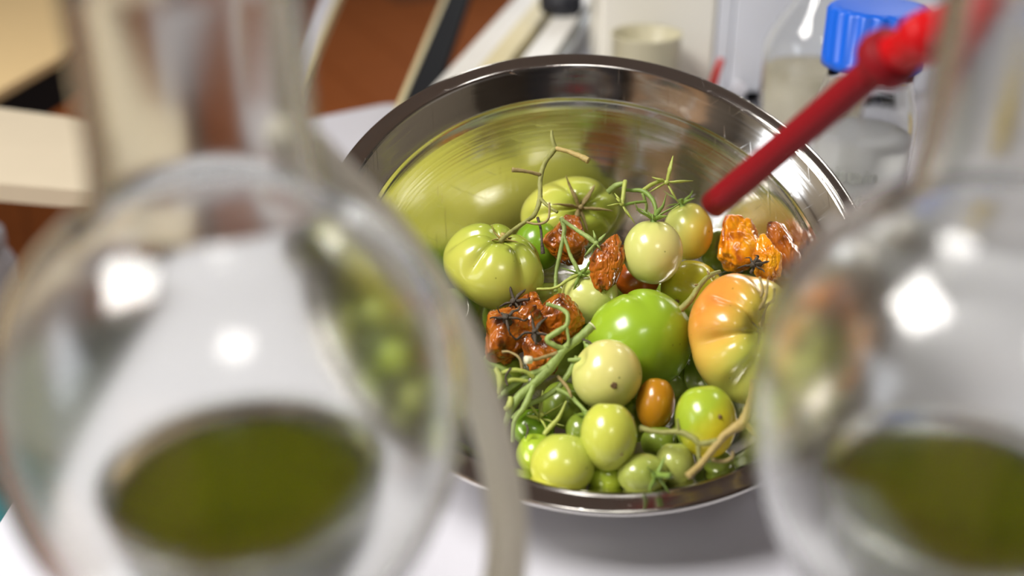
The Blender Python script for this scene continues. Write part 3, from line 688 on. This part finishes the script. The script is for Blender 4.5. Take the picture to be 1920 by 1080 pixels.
# truss over the pale tomato
org = t5.location
truss = br([(1225, 417, .765), (1230, 395, .762), (1222, 372, .765), (1205, 358, .77), (1185, 357, .772), (1168, 356, .772)], [4, 4, 4.5, 5, 4, 3.5], M_calyx, t5, org, name='truss')
br([(1205, 358, .77), (1222, 346, .772), (1243, 338, .775)], [4.5, 4, 4], M_calyxy, truss, org)
br([(1168, 356, .77), (1172, 340, .768), (1168, 372, .762), (1165, 385, .76)], [3, 4.5, 4, 3.5], M_calyxy, truss, org)
br([(1170, 344, .77), (1155, 348, .772), (1140, 360, .775)], [4, 6, 6], M_vine, truss, org)
br([(1205, 362, .77), (1212, 385, .772), (1210, 400, .775)], [3.5, 3, 3], M_vine, truss, org)
br([(1165, 385, .762), (1190, 380, .765), (1212, 378, .768)], [3.5, 3, 2.5], M_calyx, truss, org)
def star(cx, cy_, d, tips, m, parent, org, wd=5):
    V, Fc = tube_data([P(cx, cy_, d+.003), P(cx, cy_, d-.003)], vp([5, 5]), seg=10)
    hub = link('calyx', pydata('calyx', [v-org for v in V], Fc), m, parent)
    for tx, ty in tips: 
        mx_, my = cx+(tx-cx)*.5, cy_+(ty-cy_)*.5
        V, Fc = tube_data([P(cx, cy_, d), P(mx_, my, d-.003), P(tx, ty, d-.001)], vp([wd*.6, wd, .6]), seg=6, per=5, wob=.25, flat=.5)
        link('sepal', pydata('sepal', [v-org for v in V], Fc), m, hub)
star(1250, 342, .772, [(1262, 292), (1300, 339), (1273, 382), (1215, 362), (1222, 332)], M_calyxy, truss, org)
star(1166, 382, .760, [(1191, 420), (1138, 386), (1152, 362), (1180, 408), (1155, 372)], M_calyxy, truss, org, 4.5)
# green Y shaped vine over the shrivelled pair
e = empty('tomato_vine', P(1060, 460, .76), 'thin green forked vine over the two small shrivelled tomatoes', 'vine', 'loose vines on the tomatoes')
org = e.location
br([(1053, 410, .76), (1058, 432, .755), (1050, 475, .752), (1043, 510, .75), (1042, 548, .748)], [5, 4.5, 4, 3.5, 4], M_vine, e, org, name='main_stem')
br([(1056, 414, .757), (1080, 430, .75), (1104, 446, .744), (1118, 456, .742)], [4, 4, 5, 4.5], M_vine, e, org)
br([(1057, 440, .754), (1068, 475, .75), (1080, 500, .748), (1086, 514, .748)], [3.5, 3.5, 4.5, 4], M_vine, e, org)
br([(1090, 512, .748), (1066, 524, .745), (1040, 540, .744), (1006, 542, .745)], [4, 3.5, 3, 2.5], M_calyxy, e, org)
star(1118, 456, .740, [(1136, 438), (1096, 480), (1128, 470), (1112, 432)], M_vine, e, org, 4)
star(1088, 514, .748, [(1052, 502), (1075, 545), (1104, 520), (1100, 500)], M_calyx, e, org, 4)
# thick green truss at lower left
e = empty('tomato_vine', P(1030, 690, .70), 'thick green vine with cut end, branching over the lower left tomatoes', 'vine', 'loose vines on the tomatoes')
org = e.location; d0 = .690
br([(1110, 612, .690), (1088, 632, .688), (1055, 658, .686), (1030, 690, .682), (1000, 720, .678), (972, 745, .674), (955, 775, .672), (944, 815, .67)], [8, 8, 8, 10, 8, 8, 6, 4], M_vine, e, org, name='main_stem', cut=True, wob=.1)
br([(1028, 690, .681), (990, 705, .679), (955, 728, .676), (935, 748, .674)], [7, 5.5, 5, 4], M_vine, e, org)
br([(1000, 722, .676), (985, 760, .672), (965, 790, .67), (962, 830, .668)], [5, 6, 4, 3], M_vine, e, org)
br([(1060, 655, .686), (1040, 648, .684), (1026, 636, .684), (1045, 622, .684), (1062, 610, .684), (1064, 590, .686), (1050, 578, .69), (1024, 570, .69)], [6, 5, 5, 5.5, 4, 4, 4, 3.5], M_vine, e, org)
br([(1062, 612, .684), (1066, 635, .684), (1064, 650, .684)], [3, 3, 3], M_vine, e, org)
br([(1045, 662, .684), (1012, 672, .68), (992, 676, .678)], [4, 3, 3], M_dry, e, org)
V, Fc = tube_data([P(996, 675, .677), P(985, 675, .675)], vp([7, 7.5]), seg=14, per=3); link('cut_end', pydata('cut_end', [v-org for v in V], Fc), M_cut, e)
br([(1082, 668, .688), (1066, 700, .687), (1045, 728, .685), (1015, 748, .683), (985, 762, .681), (960, 785, .68)], [5, 5.5, 5, 5, 5, 3], M_vine, e, org)
br([(1042, 728, .684), (1068, 742, .682), (1085, 758, .68), (1108, 782, .675)], [4.5, 4, 4, 3], M_vine, e, org)
br([(1096, 640, .688), (1104, 655, .684), (1098, 672, .684), (1065, 675, .686)], [4, 5, 5, 3.5], M_vine, e, org)
br([(1092, 636, .684), (1108, 644, .682), (1112, 665, .682)], [2, 2, 1.4], M_dark, e, org)
br([(965, 720, .678), (945, 695, .676), (915, 682, .674), (900, 670, .672)], [4, 5, 5, 4], M_vine, e, org)
br([(1000, 708, .678), (985, 697, .676), (962, 694, .675), (940, 700, .674)], [4, 3.5, 4, 4], M_calyxy, e, org)
br([(980, 700, .676), (974, 672, .676), (955, 660, .68), (942, 660, .682)], [3, 2, 1.8, 3], M_dry, e, org)
br([(958, 745, .672), (955, 760, .67), (948, 768, .668)], [5, 6, 4], M_calyxy, e, org)
br([(1045, 705, .684), (1062, 724, .682), (1072, 745, .68)], [3, 3.5, 2], M_dry, e, org)
br([(930, 690, .672), (938, 712, .67), (936, 740, .668)], [4, 6, 3], M_calyxy, e, org)
br([(990, 715, .676), (962, 712, .674), (940, 720, .672)], [3, 4, 4], M_calyxy, e, org)
br([(958, 690, .674), (948, 706, .672), (952, 724, .67)], [2, 2, 2], M_dark, e, org)
br([(1062, 752, .672), (1048, 782, .668), (1033, 800, .666), (1020, 815, .664)], [1.5, 3.5, 5, 4], M_calyxy, e, org)
br([(985, 795, .668), (990, 805, .666), (985, 822, .664)], [1.5, 2, 1], M_dark, e, org)
# tan twig at lower right
e = empty('tomato_vine', P(1350, 810, .63), 'tan dried twig forked over the yellowing tomato at lower right', 'vine', 'loose vines on the tomatoes')
org = e.location
br([(1411, 716, .640), (1405, 750, .636), (1393, 790, .632), (1360, 815, .630), (1335, 845, .627), (1312, 872, .622), (1290, 893, .618)], [5, 5.5, 9, 6.5, 6, 5.5, 6.5], M_tan, e, org, name='main_stem')
V, Fc = tube_data([P(1411, 717, .640), P(1412, 712, .6398)], vp([6, 5.5]), seg=12, per=3); link('cut_end', pydata('cut_end', [v-org for v in V], Fc), M_dry, e)
br([(1393, 790, .632), (1412, 812, .63), (1440, 845, .628)], [6, 4, 4], M_tan, e, org)
br([(1345, 826, .629), (1315, 832, .63), (1300, 822, .632), (1275, 810, .636), (1235, 810, .642), (1200, 803, .648)], [5, 4.5, 5, 5, 4, 6], M_vined, e, org)
br([(1274, 810, .636), (1271, 795, .635), (1270, 785, .635)], [4, 2.5, 2], M_vined, e, org)
br([(1309, 832, .631), (1310, 855, .63), (1313, 878, .629)], [4, 3.5, 2.5], M_vined, e, org)
br([(1335, 862, .632), (1356, 865, .63), (1372, 858, .63), (1374, 846, .63)], [3, 3, 3, 2], M_dry, e, org)
# grey stem beside the smooth green tomato, dry calyx tangle on the largest
e = empty('tomato_vine', P(1300, 550, .72), 'greyish stem lying between the smooth green and largest tomatoes', 'vine', 'loose vines on the tomatoes')
org = e.location
br([(1350, 509, .735), (1332, 516, .728), (1312, 535, .722), (1295, 562, .718), (1272, 584, .716)], [3.5, 4.5, 5, 6, 6.5], M_vined, e, org, name='main_stem')
br([(1330, 517, .727), (1326, 508, .726)], [3, 1.5], M_dry, e, org); br([(1312, 535, .722), (1302, 534, .72)], [3, 1.5], M_dry, e, org)
e = empty('dry_stalk', P(1425, 570, .68), 'dry brown tangled stalk on the largest ribbed tomato', 'vine', 'loose vines on the tomatoes')
org = e.location
for pts in ([(1412, 604, .688), (1420, 585, .68), (1434, 560, .672), (1440, 525, .675)], [(1412, 604, .688), (1414, 575, .684), (1430, 548, .68), (1424, 520, .69)], [(1414, 606, .686), (1430, 608, .678), (1448, 612, .675)], [(1414, 606, .688), (1426, 590, .682), (1446, 575, .68), (1452, 540, .68)], [(1410, 600, .69), (1412, 620, .684), (1420, 628, .682)], [(1412, 570, .684), (1432, 575, .676), (1450, 560, .676)]):
    br(pts, [3.5, 3.2, 2.8, 2.0], M_dry, e, org, name='stalk', wob=.5)

# ------------------------------------------------------------ foreground flasks
M_flask = glass('flask_glass', (.965, .975, .955, 1), rough=.11, ior=1.47)
M_liq = glass('green_extract', hexl(150, 160, 20), .0, 1.34)
q = NT('olive_extract'); b = q.b
setb(b, Roughness=.02, IOR=1.34); b.inputs['Base Color'].default_value = hexl(100, 104, 16); b.inputs['Transmission Weight'].default_value = .4
M_liq = q.m
def flask(cx_px, cy_px, d, label, lz):
    c = P(cx_px, cy_px, d); a, cz = 432/F*d, .0917
    e = empty('round_flask', (c.x, c.y, c.z-cz), label, 'flask', 'glass flasks in front of the bowl')
    t = .0040; rn = .0315; prof = []
    zl = cz      # local centre height
    N = 26; ths = -math.pi/2
    out = [(0, 0.0)]
    for k in range(1, N+1):
        th = -math.pi/2+(math.pi*.5+math.radians(62))*k/N
        cu = cz if th < 0 else cz*.81; r = a*max(0, math.cos(th))**(.92 if th < 0 else 1.0); z = zl+cu*math.sin(th); out.append((r, z))
    r0, z0 = out[-1]
    for k in range(1, 7):
        s = k/6; out.append((rn+(r0-rn)*(1-s)**2.2, z0+(.022)*s))
    zn = z0+.022
    out += [(rn, zn+.038), (rn, zn+.054), (rn+.003, zn+.057), (rn+.0035, zn+.063), (rn+.001, zn+.066)]
    inn = []
    for r, z in reversed(out[:-4]):
        if r < 1e-6: inn.append((0, t)); continue
        # offset towards the axis
        k = max(0, (r-t)/r); inn.append((r*k, zl+(z-zl)*(1-t/(cz if z < zl else cz*.81)) if z < z0 else z))
    link('glass_body', lathe_me('glass_body', out+inn, 96), M_flask, e)
    # extract: fills the inner bulb up to its level
    L = lz-e.location.z
    
    rl = .0425
    zi = t+.0006
    # inner receiving cup that holds the extract
    cup_o = [(0, zi)]+[(rl*1.05*math.sin(k/10*math.pi/2), zi+(L-zi+.004)*(1-math.cos(k/10*math.pi/2))) for k in range(1, 11)]
    cup_o += [(rl*1.05+.0010, L+.0055), (rl*1.05+.0012, L+.0075), (rl*1.05-.0004, L+.0088)]
    cup_i = [(rl*1.05-.0020, L+.0078), (rl*1.05-.0026, L+.0055)]+[(max(0, r-.0024), z+.0016) for r, z in reversed(cup_o[1:-3])]+[(0, zi+.0018)]
    link('inner_cup', lathe_me('inner_cup', cup_o+cup_i, 96), M_flask, e)
    liq = [(0, zi+.0021)]+[((rl*1.05-.0029)*math.sin(k/10*math.pi/2), zi+.0021+(L-zi-.002)*(1-math.cos(k/10*math.pi/2))) for k in range(1, 11)]+[(rl*.9, L-.0004), (0, L-.0006)]
    link('green_liquid', lathe_me('green_liquid', liq, 96), M_liq, e)
    return e, rn, zn
f1, rn, zn = flask(440, 740, .36, 'blurred round glass flask of green extract at the left', H-.2275)
f2, _, _ = flask(1842, 750, .36, 'blurred round glass flask of green extract at the right', H-.2320)
M_cork = mat('cork', hexl(170, 130, 86), .8, var=.2, nscale=200)
for f_, side in ((f1, 'left'), (f2, 'right')):
    z = f_.location.z
    e = empty('flask_stand', (f_.location.x, f_.location.y-.012, 0), 'round white stand with cork ring under the %s flask' % side, 'stand', 'flask stands')
    link('base', lathe_me('base', [(0, 0.0005), (.045, .0005), (.046, .004), (.045, .008), (.012, .010), (.012, z-.020), (.034, z-.016), (.034, z-.0085), (0, z-.0085)], 48), M_lamin, e)
    ringp = [(.032+.0072*math.cos(k*math.pi/6), z-.0005+.0072*math.sin(k*math.pi/6)) for k in range(12)]
    rr_ = link('cork_ring', lathe_me('cork_ring', [(r, zz) for r, zz in ringp], 48, True), M_cork, e)
# tubing draped down the right side of the left flask
q = NT('silicone_tubing'); b = q.b
setb(b, Roughness=.35, IOR=1.41); b.inputs['Base Color'].default_value = hexl(236, 230, 214); b.inputs['Transmission Weight'].default_value = .12
M_sil = q.m
pts = [P(548, 250, .352), P(612, 310, .375), P(690, 392, .392), P(780, 500, .402), P(850, 610, .404), P(898, 730, .402), P(932, 850, .398), P(950, 970, .394), P(944, 1090, .388), P(905, 1270, .38), P(820, 1430, .385)]
o = tube('silicone_tube', pts, [.0066, .0074], M_sil, origin=pts[5], seg=24, per=10)
tag(o, 'thick translucent silicone tube hanging beside the left flask', 'tube')
# red hose connector
M_red = mat('red_plastic', hexl(186, 8, 16), .4, var=.05, spec=.3); M_redd = mat('dark_shaded_red_plastic', hexl(128, 12, 22), .5, var=.05, spec=.2)  # nozzle and flange: deeper red of their own, plus shade put into the colour
tip, jn, end = P(1338, 384, .585), P(1662, 112, .475), P(2000, -78, .385)
e = empty('hose_connector', jn, 'blurred red plastic hose connector reaching over the bowl from the right', 'connector')
d1 = (tip-jn).normalized()
V, Fc = tube_data([jn, jn.lerp(tip, .5), tip], [.0074, .0070, .0072], seg=28, per=4); link('nozzle', pydata('nozzle', [v-jn for v in V], Fc), M_redd, e)
d2 = (end-jn).normalized()
V, Fc = tube_data([jn+d1*.004, jn, jn-d1*.006], [.0125, .0135, .0120], seg=28, per=3); link('flange', pydata('flange', [v-jn for v in V], Fc), M_redd, e)
V, Fc = tube_data([jn+d2*.004, jn+d2*.02, jn+d2*.024, end], [.0085, .0088, .0086, .0084], seg=28, per=4); link('barrel', pydata('barrel', [v-jn for v in V], Fc), M_red, e)
V, Fc = tube_data([jn+d2*.020, jn+d2*.024, jn+d2*.030], [.0104, .0108, .0104], seg=28, per=3); link('collar', pydata('collar', [v-jn for v in V], Fc), M_red, e)
ax_ = Vector((f2.location.x, f2.location.y, end.z)); dn = (end-ax_); dn.z = 0; dn.normalize()
V, Fc = tube_data([ax_+dn*.0318+Vector((0, 0, .002)), ax_+dn*.045+Vector((0, 0, .003)), end], [.0070, .0068, .0068], seg=20, per=5)
link('side_arm', pydata('side_arm', [v-f2.location for v in V], Fc), M_flask, f2)
